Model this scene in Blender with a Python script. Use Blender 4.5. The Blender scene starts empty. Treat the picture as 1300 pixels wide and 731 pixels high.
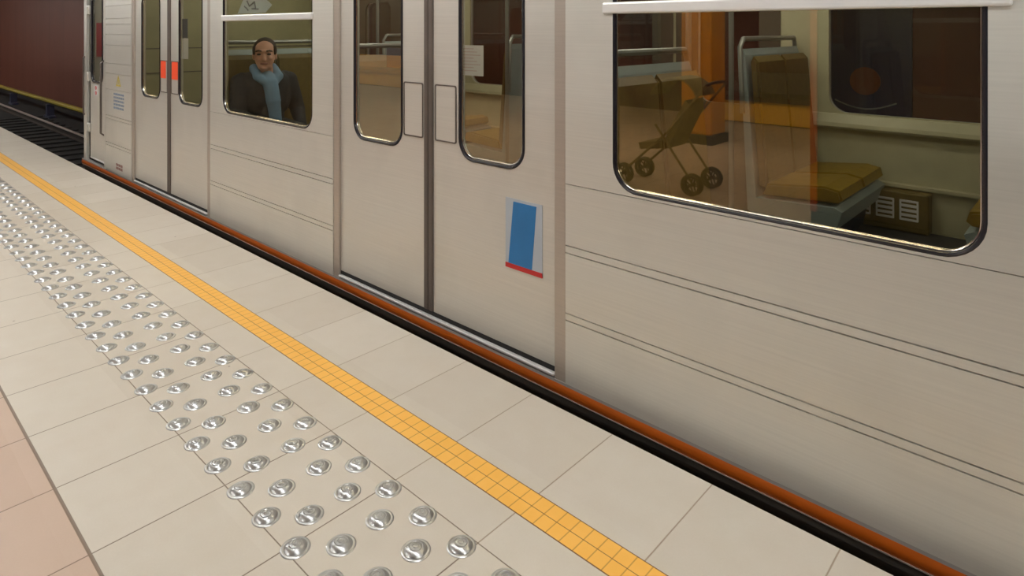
import bpy, bmesh, math, random
from mathutils import Vector, Matrix
from mathutils.geometry import tessellate_polygon
random.seed(7)
PI = math.pi
SC = bpy.context.scene
COL = SC.collection

# ------------------------------------------------------------------ camera
F_PX, YAW, CAM_H, HORIZON = 827.2, 0.7453, 1.53, 36.94
cam_d = bpy.data.cameras.new('camera')
cam = bpy.data.objects.new('camera', cam_d); COL.objects.link(cam)
cam_d.sensor_fit = 'HORIZONTAL'; cam_d.sensor_width = 36.0
cam_d.lens = 36.0 * F_PX / 1300.0
cam_d.shift_y = -(365.5 - HORIZON) / 1300.0
cam.location = (0, 0, CAM_H)
cam.rotation_euler = (PI / 2, 0, YAW)
cam_d.clip_start = 0.05
SC.camera = cam

def project(p):
    c, s = math.cos(YAW), math.sin(YAW)
    r = p[0] * c + p[1] * s
    f = -p[0] * s + p[1] * c
    return (650 + F_PX * r / f, HORIZON + F_PX * (CAM_H - p[2]) / f) if f > 0.05 else None

# ------------------------------------------------------------------ materials
MATS = {}
def lin(c):
    return tuple(((v / 255) / 12.92 if v / 255 <= 0.04045 else ((v / 255 + 0.055) / 1.055) ** 2.4) for v in c) + (1.0,)

def mat(name, rgb, rough=0.5, metal=0.0, noise=0.0, scale=8.0, stretch=(1, 1, 1), bump=0.0, emit=None, emit_s=0.0, spec=0.5, rgb2=None):
    if name in MATS: return MATS[name]
    m = bpy.data.materials.new(name); m.use_nodes = True
    nt = m.node_tree; b = nt.nodes['Principled BSDF']
    b.inputs['Base Color'].default_value = lin(rgb)
    b.inputs['Roughness'].default_value = rough
    b.inputs['Metallic'].default_value = metal
    b.inputs['Specular IOR Level'].default_value = spec
    if emit:
        b.inputs['Emission Color'].default_value = lin(emit); b.inputs['Emission Strength'].default_value = emit_s
    tc = nt.nodes.new('ShaderNodeTexCoord'); mp = nt.nodes.new('ShaderNodeMapping')
    mp.inputs['Scale'].default_value = stretch
    nz = nt.nodes.new('ShaderNodeTexNoise'); nz.inputs['Scale'].default_value = scale; nz.inputs['Detail'].default_value = 5
    nt.links.new(tc.outputs['Object'], mp.inputs['Vector']); nt.links.new(mp.outputs['Vector'], nz.inputs['Vector'])
    mx = nt.nodes.new('ShaderNodeMix'); mx.data_type = 'RGBA'
    base = lin(rgb)
    if rgb2: a, c = base, lin(rgb2)
    else:
        n_ = max(noise, 0.02)
        a = tuple(v * (1 - n_) for v in base[:3]) + (1,); c = tuple(min(1, v * (1 + n_)) for v in base[:3]) + (1,)
    mx.inputs[6].default_value = a; mx.inputs[7].default_value = c
    rp = nt.nodes.new('ShaderNodeMapRange'); rp.inputs[1].default_value = 0.3; rp.inputs[2].default_value = 0.7
    nt.links.new(nz.outputs['Fac'], rp.inputs[0]); nt.links.new(rp.outputs[0], mx.inputs[0])
    nt.links.new(mx.outputs[2], b.inputs['Base Color'])
    if bump:
        bp = nt.nodes.new('ShaderNodeBump'); bp.inputs['Strength'].default_value = bump; bp.inputs['Distance'].default_value = 0.002
        nt.links.new(nz.outputs['Fac'], bp.inputs['Height']); nt.links.new(bp.outputs[0], b.inputs['Normal'])
    MATS[name] = m
    return m

def math_node(nt, op, a, b=None, clamp=False):
    n = nt.nodes.new('ShaderNodeMath'); n.operation = op; n.use_clamp = clamp
    for i, v in enumerate((a, b)):
        if v is None: continue
        if isinstance(v, (int, float)): n.inputs[i].default_value = v
        else: nt.links.new(v, n.inputs[i])
    return n.outputs[0]

def joint_lines(nt, coord, x0, pitch, width, soft=0.0015):
    """1 on a joint that repeats every pitch, 0 on the tile"""
    u = math_node(nt, 'MODULO', math_node(nt, 'ADD', math_node(nt, 'SUBTRACT', coord, x0), pitch * 1000.5), pitch)
    d = math_node(nt, 'ABSOLUTE', math_node(nt, 'SUBTRACT', u, pitch / 2))
    r = nt.nodes.new('ShaderNodeMapRange'); r.interpolation_type = 'SMOOTHSTEP'
    r.inputs[1].default_value = width / 2 - soft * .5; r.inputs[2].default_value = width / 2 + soft; r.inputs[3].default_value = 1; r.inputs[4].default_value = 0
    nt.links.new(d, r.inputs[0]); return r.outputs[0]

def joint_at(nt, coord, y, width, soft=0.0012):
    d = math_node(nt, 'ABSOLUTE', math_node(nt, 'SUBTRACT', coord, y))
    r = nt.nodes.new('ShaderNodeMapRange'); r.interpolation_type = 'SMOOTHSTEP'
    r.inputs[1].default_value = width / 2 - soft * .5; r.inputs[2].default_value = width / 2 + soft; r.inputs[3].default_value = 1; r.inputs[4].default_value = 0
    nt.links.new(d, r.inputs[0]); return r.outputs[0]

def mixc(nt, fac, a, b):
    n = nt.nodes.new('ShaderNodeMix'); n.data_type = 'RGBA'
    for i, v in ((6, a), (7, b)):
        if isinstance(v, tuple): n.inputs[i].default_value = v
        else: nt.links.new(v, n.inputs[i])
    if isinstance(fac, (int, float)): n.inputs[0].default_value = fac
    else: nt.links.new(fac, n.inputs[0])
    return n.outputs[2]

Y_PINK, Y_DOT_A, Y_DOT_B, Y_STRIP_A, Y_STRIP_B, Y_EDGE = 0.5615, 0.953, 1.357, 1.522, 1.637, 2.0655
X_JOINT = -0.5906

def floor_material():
    m = bpy.data.materials.new('platform_tiles'); m.use_nodes = True
    nt = m.node_tree; b = nt.nodes['Principled BSDF']
    tc = nt.nodes.new('ShaderNodeTexCoord'); sp = nt.nodes.new('ShaderNodeSeparateXYZ')
    nt.links.new(tc.outputs['Object'], sp.inputs[0])
    X, Y = sp.outputs[0], sp.outputs[1]
    # tile identity for small tone differences
    ix = math_node(nt, 'FLOOR', math_node(nt, 'DIVIDE', math_node(nt, 'SUBTRACT', X, X_JOINT), 0.4))
    iy = math_node(nt, 'FLOOR', math_node(nt, 'DIVIDE', math_node(nt, 'SUBTRACT', Y, Y_PINK - 0.4 * 20 - .004), 0.3975))
    cv = nt.nodes.new('ShaderNodeCombineXYZ'); nt.links.new(ix, cv.inputs[0]); nt.links.new(iy, cv.inputs[1])
    wn = nt.nodes.new('ShaderNodeTexWhiteNoise'); nt.links.new(cv.outputs[0], wn.inputs['Vector'])
    nz = nt.nodes.new('ShaderNodeTexNoise'); nz.inputs['Scale'].default_value = 9; nz.inputs['Detail'].default_value = 6
    nt.links.new(tc.outputs['Object'], nz.inputs['Vector'])
    nf = nt.nodes.new('ShaderNodeTexNoise'); nf.inputs['Scale'].default_value = 160; nf.inputs['Detail'].default_value = 2
    nt.links.new(tc.outputs['Object'], nf.inputs['Vector'])
    cream = mixc(nt, wn.outputs['Value'], lin((209, 201, 189)), lin((216, 209, 198)))
    pink = mixc(nt, wn.outputs['Value'], lin((199, 172, 154)), lin((205, 180, 163)))
    is_pink = math_node(nt, 'LESS_THAN', Y, Y_PINK)
    tile = mixc(nt, is_pink, cream, pink)
    blot = mixc(nt, math_node(nt, 'MULTIPLY', nz.outputs['Fac'], 0.22), tile, lin((176, 152, 124)))
    blot = mixc(nt, math_node(nt, 'MULTIPLY', nf.outputs['Fac'], 0.10), blot, lin((150, 132, 110)))
    # scattered dark specks trodden into the tiles
    vo = nt.nodes.new('ShaderNodeTexVoronoi'); vo.inputs['Scale'].default_value = 3.4
    nt.links.new(tc.outputs['Object'], vo.inputs['Vector'])
    spk = nt.nodes.new('ShaderNodeMapRange'); spk.inputs[1].default_value = 0.018; spk.inputs[2].default_value = 0.03; spk.inputs[3].default_value = 0.75; spk.inputs[4].default_value = 0
    nt.links.new(vo.outputs['Distance'], spk.inputs[0])
    blot = mixc(nt, spk.outputs[0], blot, lin((110, 95, 80)))
    jx = joint_lines(nt, X, X_JOINT, 0.4, 0.0036)
    j = jx
    for y, w in ((Y_DOT_A, .003), (Y_DOT_B, .003), (Y_PINK, .009)):
        j = math_node(nt, 'MAXIMUM', j, joint_at(nt, Y, y, w))
    jp = math_node(nt, 'MULTIPLY', joint_lines(nt, Y, Y_PINK, 0.4, 0.004), is_pink)
    j = math_node(nt, 'MAXIMUM', j, jp)
    grout = mixc(nt, math_node(nt, 'GREATER_THAN', Y, Y_DOT_B + .003), lin((112, 92, 74)), lin((160, 142, 120)))
    col = mixc(nt, math_node(nt, 'MULTIPLY', j, 0.85), blot, grout)
    nt.links.new(col, b.inputs['Base Color'])
    b.inputs['Roughness'].default_value = 0.42; b.inputs['Specular IOR Level'].default_value = 0.35
    bp = nt.nodes.new('ShaderNodeBump'); bp.invert = True; bp.inputs['Strength'].default_value = 0.5; bp.inputs['Distance'].default_value = 0.002
    nt.links.new(j, bp.inputs['Height']); nt.links.new(bp.outputs[0], b.inputs['Normal'])
    return m

def strip_material():
    m = bpy.data.materials.new('orange_mosaic'); m.use_nodes = True
    nt = m.node_tree; b = nt.nodes['Principled BSDF']
    tc = nt.nodes.new('ShaderNodeTexCoord'); sp = nt.nodes.new('ShaderNodeSeparateXYZ')
    nt.links.new(tc.outputs['Object'], sp.inputs[0])
    X, Y = sp.outputs[0], sp.outputs[1]
    nz = nt.nodes.new('ShaderNodeTexNoise'); nz.inputs['Scale'].default_value = 14
    nt.links.new(tc.outputs['Object'], nz.inputs['Vector'])
    col = mixc(nt, nz.outputs['Fac'], lin((246, 184, 80)), lin((252, 196, 102)))
    jx = joint_lines(nt, X, -1.064, 0.0512, 0.003, .0015)
    mid = joint_at(nt, Y, (Y_STRIP_A + Y_STRIP_B) / 2, .002, .001)
    e1 = joint_at(nt, Y, Y_STRIP_A, .006); e2 = joint_at(nt, Y, Y_STRIP_B, .006)
    col = mixc(nt, math_node(nt, 'MULTIPLY', jx, .55), col, lin((150, 100, 45)))
    j = math_node(nt, 'MAXIMUM', mid, math_node(nt, 'MAXIMUM', e1, e2))
    col = mixc(nt, math_node(nt, 'MULTIPLY', j, .9), col, lin((105, 66, 50)))
    nt.links.new(col, b.inputs['Base Color'])
    b.inputs['Roughness'].default_value = 0.45; b.inputs['Specular IOR Level'].default_value = 0.3
    return m

def steel_material(name, rgb, rough=0.38, metal=0.8, streak=0.10):
    """brushed stainless sheet: fine streaks run along the car"""
    m = bpy.data.materials.new(name); m.use_nodes = True
    nt = m.node_tree; b = nt.nodes['Principled BSDF']
    tc = nt.nodes.new('ShaderNodeTexCoord')
    def tex(scale, stretch, detail=4):
        mp = nt.nodes.new('ShaderNodeMapping'); mp.inputs['Scale'].default_value = stretch
        n = nt.nodes.new('ShaderNodeTexNoise'); n.inputs['Scale'].default_value = scale; n.inputs['Detail'].default_value = detail
        nt.links.new(tc.outputs['Object'], mp.inputs['Vector']); nt.links.new(mp.outputs['Vector'], n.inputs['Vector'])
        return n.outputs['Fac']
    s1 = tex(60, (0.03, 1, 2.2), 3); s2 = tex(3.2, (0.7, 1, 0.5), 5)
    base = lin(rgb)
    dk = tuple(v * (1 - streak) for v in base[:3]) + (1,); lt = tuple(min(1, v * (1 + streak)) for v in base[:3]) + (1,)
    c = mixc(nt, s1, dk, lt)
    rp = nt.nodes.new('ShaderNodeMapRange'); rp.inputs[1].default_value = .5; rp.inputs[2].default_value = .8; rp.inputs[3].default_value = 0; rp.inputs[4].default_value = .35
    nt.links.new(s2, rp.inputs[0])
    c = mixc(nt, rp.outputs[0], c, tuple(v * .72 for v in base[:3]) + (1,))
    nt.links.new(c, b.inputs['Base Color'])
    b.inputs['Metallic'].default_value = metal
    r = nt.nodes.new('ShaderNodeMapRange'); r.inputs[3].default_value = rough - .06; r.inputs[4].default_value = rough + .08
    nt.links.new(s1, r.inputs[0]); nt.links.new(r.outputs[0], b.inputs['Roughness'])
    bp = nt.nodes.new('ShaderNodeBump'); bp.inputs['Strength'].default_value = 0.06; bp.inputs['Distance'].default_value = 0.001
    nt.links.new(s1, bp.inputs['Height']); nt.links.new(bp.outputs[0], b.inputs['Normal'])
    return m

def glass_material(name, tint, r0=.24, r1=.5, warm=(1, .82, .50, 1)):
    m = bpy.data.materials.new(name); m.use_nodes = True
    nt = m.node_tree; nt.nodes.clear()
    out = nt.nodes.new('ShaderNodeOutputMaterial'); mx = nt.nodes.new('ShaderNodeMixShader')
    tr = nt.nodes.new('ShaderNodeBsdfTransparent'); tr.inputs[0].default_value = tint
    gl = nt.nodes.new('ShaderNodeBsdfGlossy'); gl.inputs['Roughness'].default_value = 0.012; gl.inputs[0].default_value = warm
    lw = nt.nodes.new('ShaderNodeLayerWeight'); lw.inputs[0].default_value = 0.5
    f2 = math_node(nt, 'ADD', math_node(nt, 'MULTIPLY', math_node(nt, 'POWER', lw.outputs['Facing'], 2.0), r1), r0, True)
    nt.links.new(f2, mx.inputs[0]); nt.links.new(tr.outputs[0], mx.inputs[1]); nt.links.new(gl.outputs[0], mx.inputs[2])
    nt.links.new(mx.outputs[0], out.inputs[0])
    return m

def wall_material(name, c1, c2, pitch, rough=.55):
    """large wall panels with thin upright joints and soft mottling"""
    m = bpy.data.materials.new(name); m.use_nodes = True
    nt = m.node_tree; b = nt.nodes['Principled BSDF']
    tc = nt.nodes.new('ShaderNodeTexCoord'); sp = nt.nodes.new('ShaderNodeSeparateXYZ')
    nt.links.new(tc.outputs['Object'], sp.inputs[0])
    mp = nt.nodes.new('ShaderNodeMapping'); mp.inputs['Scale'].default_value = (1, 1, .35)
    nz = nt.nodes.new('ShaderNodeTexNoise'); nz.inputs['Scale'].default_value = 1.1; nz.inputs['Detail'].default_value = 6
    nt.links.new(tc.outputs['Object'], mp.inputs['Vector']); nt.links.new(mp.outputs['Vector'], nz.inputs['Vector'])
    c = mixc(nt, nz.outputs['Fac'], lin(c1), lin(c2))
    j = joint_lines(nt, sp.outputs[0], 0.0, pitch, .02, .02)
    c = mixc(nt, math_node(nt, 'MULTIPLY', j, .35), c, tuple(v * .45 for v in lin(c1)[:3]) + (1,))
    nt.links.new(c, b.inputs['Base Color']); b.inputs['Roughness'].default_value = rough
    return m

M_TILE = floor_material(); M_STRIP = strip_material()
M_STEEL = steel_material('brushed_steel', (216, 214, 207), .36, .42)
M_STEEL_D = steel_material('door_steel', (213, 210, 203), .34, .42)
M_JAMB = steel_material('jamb_steel', (184, 174, 164), .38, .5)
M_CHROME = mat('bright_chrome', (232, 230, 226), .16, 1.0, .04, 30, (.05, 1, 1))
M_STUD = mat('cast_stud_steel', (190, 191, 193), .31, 1.0, .04, 20)
M_RUBBER = mat('black_rubber', (34, 31, 34), .38, 0, .1)
M_SEAL = mat('door_seal_rubber', (92, 82, 76), .5, 0, .1)
M_GASKET = mat('window_gasket', (40, 38, 44), .25, 0.2, .1)
M_ORANGE = mat('orange_rub_strip', (178, 84, 14), .42, 0, .1, 6, (.2, 1, 1))
M_UNDER = mat('underframe_dark', (62, 57, 52), .45, .2, .2, 6, (.3, 1, 1))
M_SILL = mat('door_sill_steel', (226, 226, 226), .4, .45, .05, 30, (.05, 1, 1))
M_ALU = mat('brushed_aluminium', (232, 232, 232), .38, .4, .05, 30, (.05, 1, 1))
M_DULL = mat('dull_grab_steel', (150, 152, 146), .35, .6, .05)
M_SKIRT = mat('skirt_grey', (176, 170, 168), .4, .25, .05)
M_GLASS = glass_material('window_glass', (.80, .82, .76, 1))
M_GLASS_FAR = glass_material('far_window_glass', (.78, .78, .74, 1), .05, .5, (1, 1, 1, 1))
M_CREAM = mat('cream_lining', (182, 176, 144), .45, 0, .05)
M_OLIVE = mat('olive_bulkhead', (166, 161, 126), .5, 0, .05)
M_CARFLOOR = mat('car_floor', (62, 60, 58), .6, 0, .25, 40)
M_SEATC = mat('mustard_seat_vinyl', (140, 112, 22), .45, 0, .1, 20)
M_SEATB = mat('brown_seat_vinyl', (102, 86, 38), .5, 0, .12, 20)
M_SHELL = mat('grey_blue_seat_shell', (150, 164, 164), .4, 0, .06)
M_NAVY = mat('navy_plinth', (34, 44, 66), .5, 0, .1)
M_BLACK = mat('matt_black', (14, 13, 13), .7, 0, .1)
M_WHITE = mat('paper_white', (222, 220, 220), .6, 0, .02)
M_RED = mat('sign_red', (196, 44, 44), .5, 0, .05)
M_REDPANEL = mat('red_cab_panel', (150, 36, 40), .5, 0, .08)
M_STK_OR = mat('orange_red_sticker', (250, 88, 48), .45, 0, .03, emit=None)
M_BLUE = mat('poster_blue', (38, 116, 178), .5, 0, .06)
M_PALEBL = mat('poster_pale_blue', (178, 186, 196), .5, 0, .04)
M_BLUEINK = mat('blue_ink', (130, 146, 166), .6)
M_YEL = mat('yellow_sign', (196, 176, 74), .5)
M_REDINK = mat('faded_red_ink', (150, 112, 106), .6)
M_INK = mat('grey_ink', (130, 124, 130), .6)
M_DARKNOTE = mat('grey_blue_notice', (98, 98, 108), .5)

# ------------------------------------------------------------------ mesh helpers
def link_mesh(name, bm, m, parent=None, smooth=False, recalc=True):
    if recalc: bmesh.ops.recalc_face_normals(bm, faces=bm.faces)
    me = bpy.data.meshes.new(name); bm.to_mesh(me); bm.free()
    ms = m if isinstance(m, (list, tuple)) else [m]
    for k in ms: me.materials.append(k)
    if smooth:
        for p in me.polygons: p.use_smooth = True
        if smooth != 'all':
            try: me.set_sharp_from_angle(angle=math.radians(smooth if not isinstance(smooth, bool) else 40))
            except Exception: pass
    o = bpy.data.objects.new(name, me); COL.objects.link(o)
    if parent: set_parent(o, parent)
    return o

def world_loc(o):
    v = Vector((0, 0, 0)); 
    m = Matrix.Identity(4)
    chain = []
    while o: chain.append(o); o = o.parent
    for k in reversed(chain): m = m @ k.matrix_parent_inverse @ k.matrix_basis
    return m

def set_parent(o, p):
    o.parent = p; o.matrix_parent_inverse = world_loc(p).inverted()

def thing(name, label, cat, loc=(0, 0, 0), group=None):
    o = bpy.data.objects.new(name, None); COL.objects.link(o); o.location = loc
    o.empty_display_size = .1
    return tag(o, label, cat, group)

def tag(o, label, cat, group=None):
    o['label'] = label; o['category'] = cat
    if group: o['group'] = group
    return o

def structure(o, label=None):
    o['kind'] = 'structure'
    if label: o['label'] = label
    return o

def box(bm, x0, x1, y0, y1, z0, z1, bev=0.0, mi=0):
    r = bmesh.ops.create_cube(bm, size=1.0, matrix=Matrix.Translation(((x0 + x1) / 2, (y0 + y1) / 2, (z0 + z1) / 2)) @ Matrix.Diagonal((x1 - x0, y1 - y0, z1 - z0, 1)))
    vs = r['verts']
    fs = {f for v in vs for f in v.link_faces}
    for f in fs: f.material_index = mi
    if bev:
        es = list({e for v in vs for e in v.link_edges})
        bmesh.ops.bevel(bm, geom=es, offset=bev, segments=2, affect='EDGES', profile=.5)
    return vs

def box_obj(name, m, parent, x0, x1, y0, y1, z0, z1, bev=0.0):
    bm = bmesh.new(); box(bm, x0, x1, y0, y1, z0, z1, bev)
    return link_mesh(name, bm, m, parent)

def rrect(x0, x1, z0, z1, r, n=8):
    if not isinstance(r, (tuple, list)): r = (r,) * 4
    pts = []
    for (cx, cz, a0), rr in zip(((x1, z0, -90), (x1, z1, 0), (x0, z1, 90), (x0, z0, 180)), r):
        if rr <= 0: pts.append((cx, cz)); continue
        ox = cx - rr if cx == x1 else cx + rr; oz = cz - rr if cz == z1 else cz + rr
        for i in range(n + 1):
            a = math.radians(a0 + 90 * i / n); pts.append((ox + rr * math.cos(a), oz + rr * math.sin(a)))
    return pts

def plate(bm, outer, holes, y0, y1, mi=0, axis='y'):
    """a sheet in the x-z plane (or y-z plane) with openings, from y0 to y1"""
    loops = [outer] + list(holes)
    tris = tessellate_polygon([[Vector((p[0], p[1], 0)) for p in l] for l in loops])
    flat = [p for l in loops for p in l]
    def P(p, d): return (p[0], d, p[1]) if axis == 'y' else (d, p[0], p[1])
    va = [bm.verts.new(P(p, y0)) for p in flat]; vb = [bm.verts.new(P(p, y1)) for p in flat]
    for t in tris:
        for vs in (va, vb):
            try: bm.faces.new([vs[i] for i in t]).material_index = mi
            except ValueError: pass
    k = 0
    for l in loops:
        n = len(l)
        for i in range(n):
            j = (i + 1) % n
            bm.faces.new((va[k + i], va[k + j], vb[k + j], vb[k + i])).material_index = mi
        k += n

def extrude_x(bm, prof, x0, x1, mi=0):
    """closed profile of (y, z) points swept along x"""
    a = [bm.verts.new((x0, p[0], p[1])) for p in prof]; b = [bm.verts.new((x1, p[0], p[1])) for p in prof]
    n = len(prof)
    for i in range(n):
        j = (i + 1) % n; bm.faces.new((a[i], a[j], b[j], b[i])).material_index = mi
    for vs in (a, b):
        t = tessellate_polygon([[Vector((v.co.y, v.co.z, 0)) for v in vs]])
        for tr in t:
            try: bm.faces.new([vs[i] for i in tr]).material_index = mi
            except ValueError: pass

def extrude_y(bm, prof, y0, y1, mi=0, ngon=False):
    a = [bm.verts.new((p[0], y0, p[1])) for p in prof]; b = [bm.verts.new((p[0], y1, p[1])) for p in prof]
    n = len(prof)
    for i in range(n):
        j = (i + 1) % n; bm.faces.new((a[i], a[j], b[j], b[i])).material_index = mi
    if ngon:
        bm.faces.new(a); bm.faces.new(b); return
    for vs in (a, b):
        t = tessellate_polygon([[Vector((v.co.x, v.co.z, 0)) for v in vs]])
        for tr in t:
            try: bm.faces.new([vs[i] for i in tr]).material_index = mi
            except ValueError: pass

def tube(bm, pts, rad, seg=10, closed=False, mi=0):
    pts = [Vector(p) for p in pts]; n = len(pts)
    rads = rad if isinstance(rad, (list, tuple)) else [rad] * n
    rings = []; up = None
    for i in range(n):
        if closed: d = pts[(i + 1) % n] - pts[i - 1]
        else: d = pts[min(i + 1, n - 1)] - pts[max(i - 1, 0)]
        d.normalize()
        if up is None:
            up = Vector((0, 0, 1)) if abs(d.z) < .9 else Vector((1, 0, 0))
        u = (up - d * up.dot(d)); u.normalize(); up = u
        w = d.cross(u)
        rings.append([bm.verts.new(pts[i] + (u * math.cos(2 * PI * k / seg) + w * math.sin(2 * PI * k / seg)) * rads[i]) for k in range(seg)])
    for i in range(n if closed else n - 1):
        a, b = rings[i], rings[(i + 1) % n]
        for k in range(seg):
            bm.faces.new((a[k], a[(k + 1) % seg], b[(k + 1) % seg], b[k])).material_index = mi
    if not closed:
        bm.faces.new(rings[0]).material_index = mi; bm.faces.new(rings[-1]).material_index = mi

def tube_obj(name, m, parent, pts, rad, seg=10, closed=False):
    bm = bmesh.new(); tube(bm, pts, rad, seg, closed)
    return link_mesh(name, bm, m, parent, smooth=True)

def lathe(bm, prof, seg=32, c=(0, 0, 0)):
    rings = []
    for r, z in prof:
        if r < 1e-6: rings.append([bm.verts.new((c[0], c[1], c[2] + z))])
        else: rings.append([bm.verts.new((c[0] + r * math.cos(2 * PI * k / seg), c[1] + r * math.sin(2 * PI * k / seg), c[2] + z)) for k in range(seg)])
    for a, b in zip(rings, rings[1:]):
        for k in range(seg):
            k2 = (k + 1) % seg
            if len(a) == 1 and len(b) == 1: continue
            if len(a) == 1: bm.faces.new((a[0], b[k2], b[k]))
            elif len(b) == 1: bm.faces.new((a[k], a[k2], b[0]))
            else: bm.faces.new((a[k], a[k2], b[k2], b[k]))

# ------------------------------------------------------------------ platform and tunnel
XL, XR = -46.0, 7.0
Z_TRACK = -1.06
bm = bmesh.new(); box(bm, XL, XR, -6.6, Y_EDGE, -.22, 0)
structure(link_mesh('floor', bm, M_TILE), 'station platform paved in cream tiles with pinkish tiles behind')
M_CONC = mat('dark_platform_concrete', (58, 54, 50), .8, 0, .2, 5)
bm = bmesh.new(); box(bm, XL, XR, -6.6, Y_EDGE - .05, Z_TRACK - .1, -.22)
structure(link_mesh('wall_platform_edge', bm, M_CONC))
M_BALLAST = mat('sooty_ballast', (26, 24, 24), .9, 0, .5, 60, (1, 1, 1), .6)
bm = bmesh.new(); box(bm, XL, XR, Y_EDGE - .05, 5.9, Z_TRACK - .1, Z_TRACK)
structure(link_mesh('ground', bm, M_BALLAST), 'dark track bed below the platform')
M_BROWN = wall_material('brown_wall_panels', (104, 60, 48), (132, 78, 62), 1.8, .5)
bm = bmesh.new(); box(bm, XL, XR, 5.7, 5.9, Z_TRACK, 4.0)
structure(link_mesh('wall_track', bm, M_BROWN), 'dark brown wall across the track')
M_MAROON = wall_material('maroon_wall_panels', (74, 36, 36), (92, 50, 46), 1.2, .4)
bm = bmesh.new(); box(bm, XL, XR, -6.8, -6.6, -.22, 4.0)
structure(link_mesh('wall_platform', bm, M_MAROON))
M_CEIL = mat('ceiling_panel', (196, 190, 178), .7, 0, .03)
bm = bmesh.new(); box(bm, XL, XR, -6.8, 5.9, 3.5, 3.7)
structure(link_mesh('ceiling', bm, M_CEIL))
for nm, x0, x1 in (('wall_left', XL - .2, XL), ('wall_right', XR, XR + .2)):
    bm = bmesh.new(); box(bm, x0, x1, -6.8, 5.9, Z_TRACK - .1, 3.7)
    structure(link_mesh(nm, bm, M_MAROON))

bm = bmesh.new(); box(bm, XL, XR, Y_STRIP_A, Y_STRIP_B, -.004, .0008)
tag(link_mesh('safety_strip', bm, M_STRIP), 'long orange strip of small square mosaic tiles running along the platform edge', 'safety strip')

# tactile studs
STUD = [(0, .0152), (.0045, .0151), (.0070, .0147), (.0080, .0132), (.0092, .0132), (.0102, .0145), (.0140, .0140), (.0165, .0134), (.0178, .0115), (.0194, .0113),
        (.0206, .0122), (.0250, .0104), (.0290, .0078), (.0322, .0046), (.0340, .0026), (.0362, .0026), (.0385, .0032), (.0412, .0024), (.0434, .0008), (.0436, -.002)]
bm = bmesh.new(); lathe(bm, STUD, 48)
stud0 = link_mesh('tactile_stud', bm, M_STUD, smooth=35)
ONES = ['', 'first', 'second', 'third', 'fourth', 'fifth', 'sixth', 'seventh', 'eighth', 'ninth', 'tenth', 'eleventh', 'twelfth', 'thirteenth', 'fourteenth', 'fifteenth', 'sixteenth', 'seventeenth', 'eighteenth', 'nineteenth']
TENS = {20: ('twentieth', 'twenty'), 30: ('thirtieth', 'thirty'), 40: ('fortieth', 'forty'), 50: ('fiftieth', 'fifty')}
def ordinal(n):
    if n < 20: return ONES[n]
    t, u = n // 10 * 10, n % 10
    return TENS[t][0] if u == 0 else TENS[t][1] + '-' + ONES[u]
PITCH = 0.178
first = True
for y, ph, where in ((1.315, -1.417, 'in the row nearest the orange strip'), (1.214, -1.504, 'in second row from the orange strip'),
                     (1.076, -1.504, 'in third row from the orange strip'), (0.979, -1.417, 'in the row farthest from orange strip')):
    k = 0; n = 0; xs = []
    for k in range(-8, 60):
        x = ph - PITCH * k
        p = project((x, y, 0))
        if p is None: continue
        if p[1] < 731 + 16 and p[0] > -14: xs.append(x)
    for i, x in enumerate(xs, 1):
        o = stud0 if first else stud0.copy()
        if not first: COL.objects.link(o)
        first = False
        o.location = (x, y, .0005); o.rotation_euler = (0, 0, random.uniform(0, 6.28))
        tag(o, 'ringed steel stud, %s from photo bottom, %s' % (ordinal(i), where), 'tactile stud', 'steel tactile studs set in the platform')

# rails, sleepers, third rail
M_RAIL = mat('worn_rail_steel', (186, 176, 168), .32, .5, .1, 20, (.1, 1, 1))
M_RUST = mat('rusty_rail_web', (52, 40, 34), .8, .2, .2)
ZR = -.88
for y, lab in ((4.27, 'running rail farther from the platform, thin bright line in the dark'), (2.835, 'running rail hidden close under the platform edge')):
    t = thing('running_rail', lab, 'rail', (-15, y, Z_TRACK), 'running rails')
    bm = bmesh.new(); extrude_x(bm, [(y - .075, ZR - .15), (y + .075, ZR - .15), (y + .07, ZR - .135), (y + .012, ZR - .115), (y + .01, ZR - .04), (y + .034, ZR - .03), (y - .034, ZR - .03), (y - .01, ZR - .04), (y - .012, ZR - .115), (y - .07, ZR - .135)], XL, XR)
    link_mesh('rail_web', bm, M_RUST, t)
    bm = bmesh.new(); extrude_x(bm, [(y - .034, ZR - .03), (y + .034, ZR - .03), (y + .036, ZR - .008), (y + .026, ZR), (y - .026, ZR), (y - .036, ZR - .008)], XL, XR)
    link_mesh('rail_head', bm, M_RAIL, t)
M_SLEEP = mat('sooty_sleeper', (32, 30, 29), .85, 0, .25, 12)
sl0 = None
for i in range(24):
    x = -9.0 - .62 * i
    if sl0 is None:
        bm = bmesh.new()
        extrude_y(bm, [(-.13, -.02), (.13, -.02), (.12, .025), (-.12, .025)], 2.2, 4.72)
        o = sl0 = link_mesh('sleeper', bm, M_SLEEP)
    else:
        o = sl0.copy(); COL.objects.link(o)
    o.location = (x, 0, Z_TRACK + .005)
    tag(o, 'dark sleeper across the track, %s counting leftward from the train front' % ordinal(i + 1), 'sleeper', 'sleepers under the track')
tr = thing('third_rail', 'power rail with yellow cover along the foot of the brown wall', 'power rail', (-15, 4.85, Z_TRACK))
M_YCOV = mat('yellow_rail_cover', (168, 150, 40), .5, 0, .15, 3, (.3, 1, 1))
ZT = -.545
bm = bmesh.new(); extrude_x(bm, [(4.78, ZT - .055), (4.78, ZT - .01), (4.80, ZT + .01), (4.90, ZT + .01), (4.92, ZT - .01), (4.92, ZT - .055), (4.90, ZT - .055), (4.90, ZT - .012), (4.80, ZT - .012), (4.80, ZT - .055)], XL, XR)
link_mesh('rail_cover', bm, M_YCOV, tr)
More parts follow.
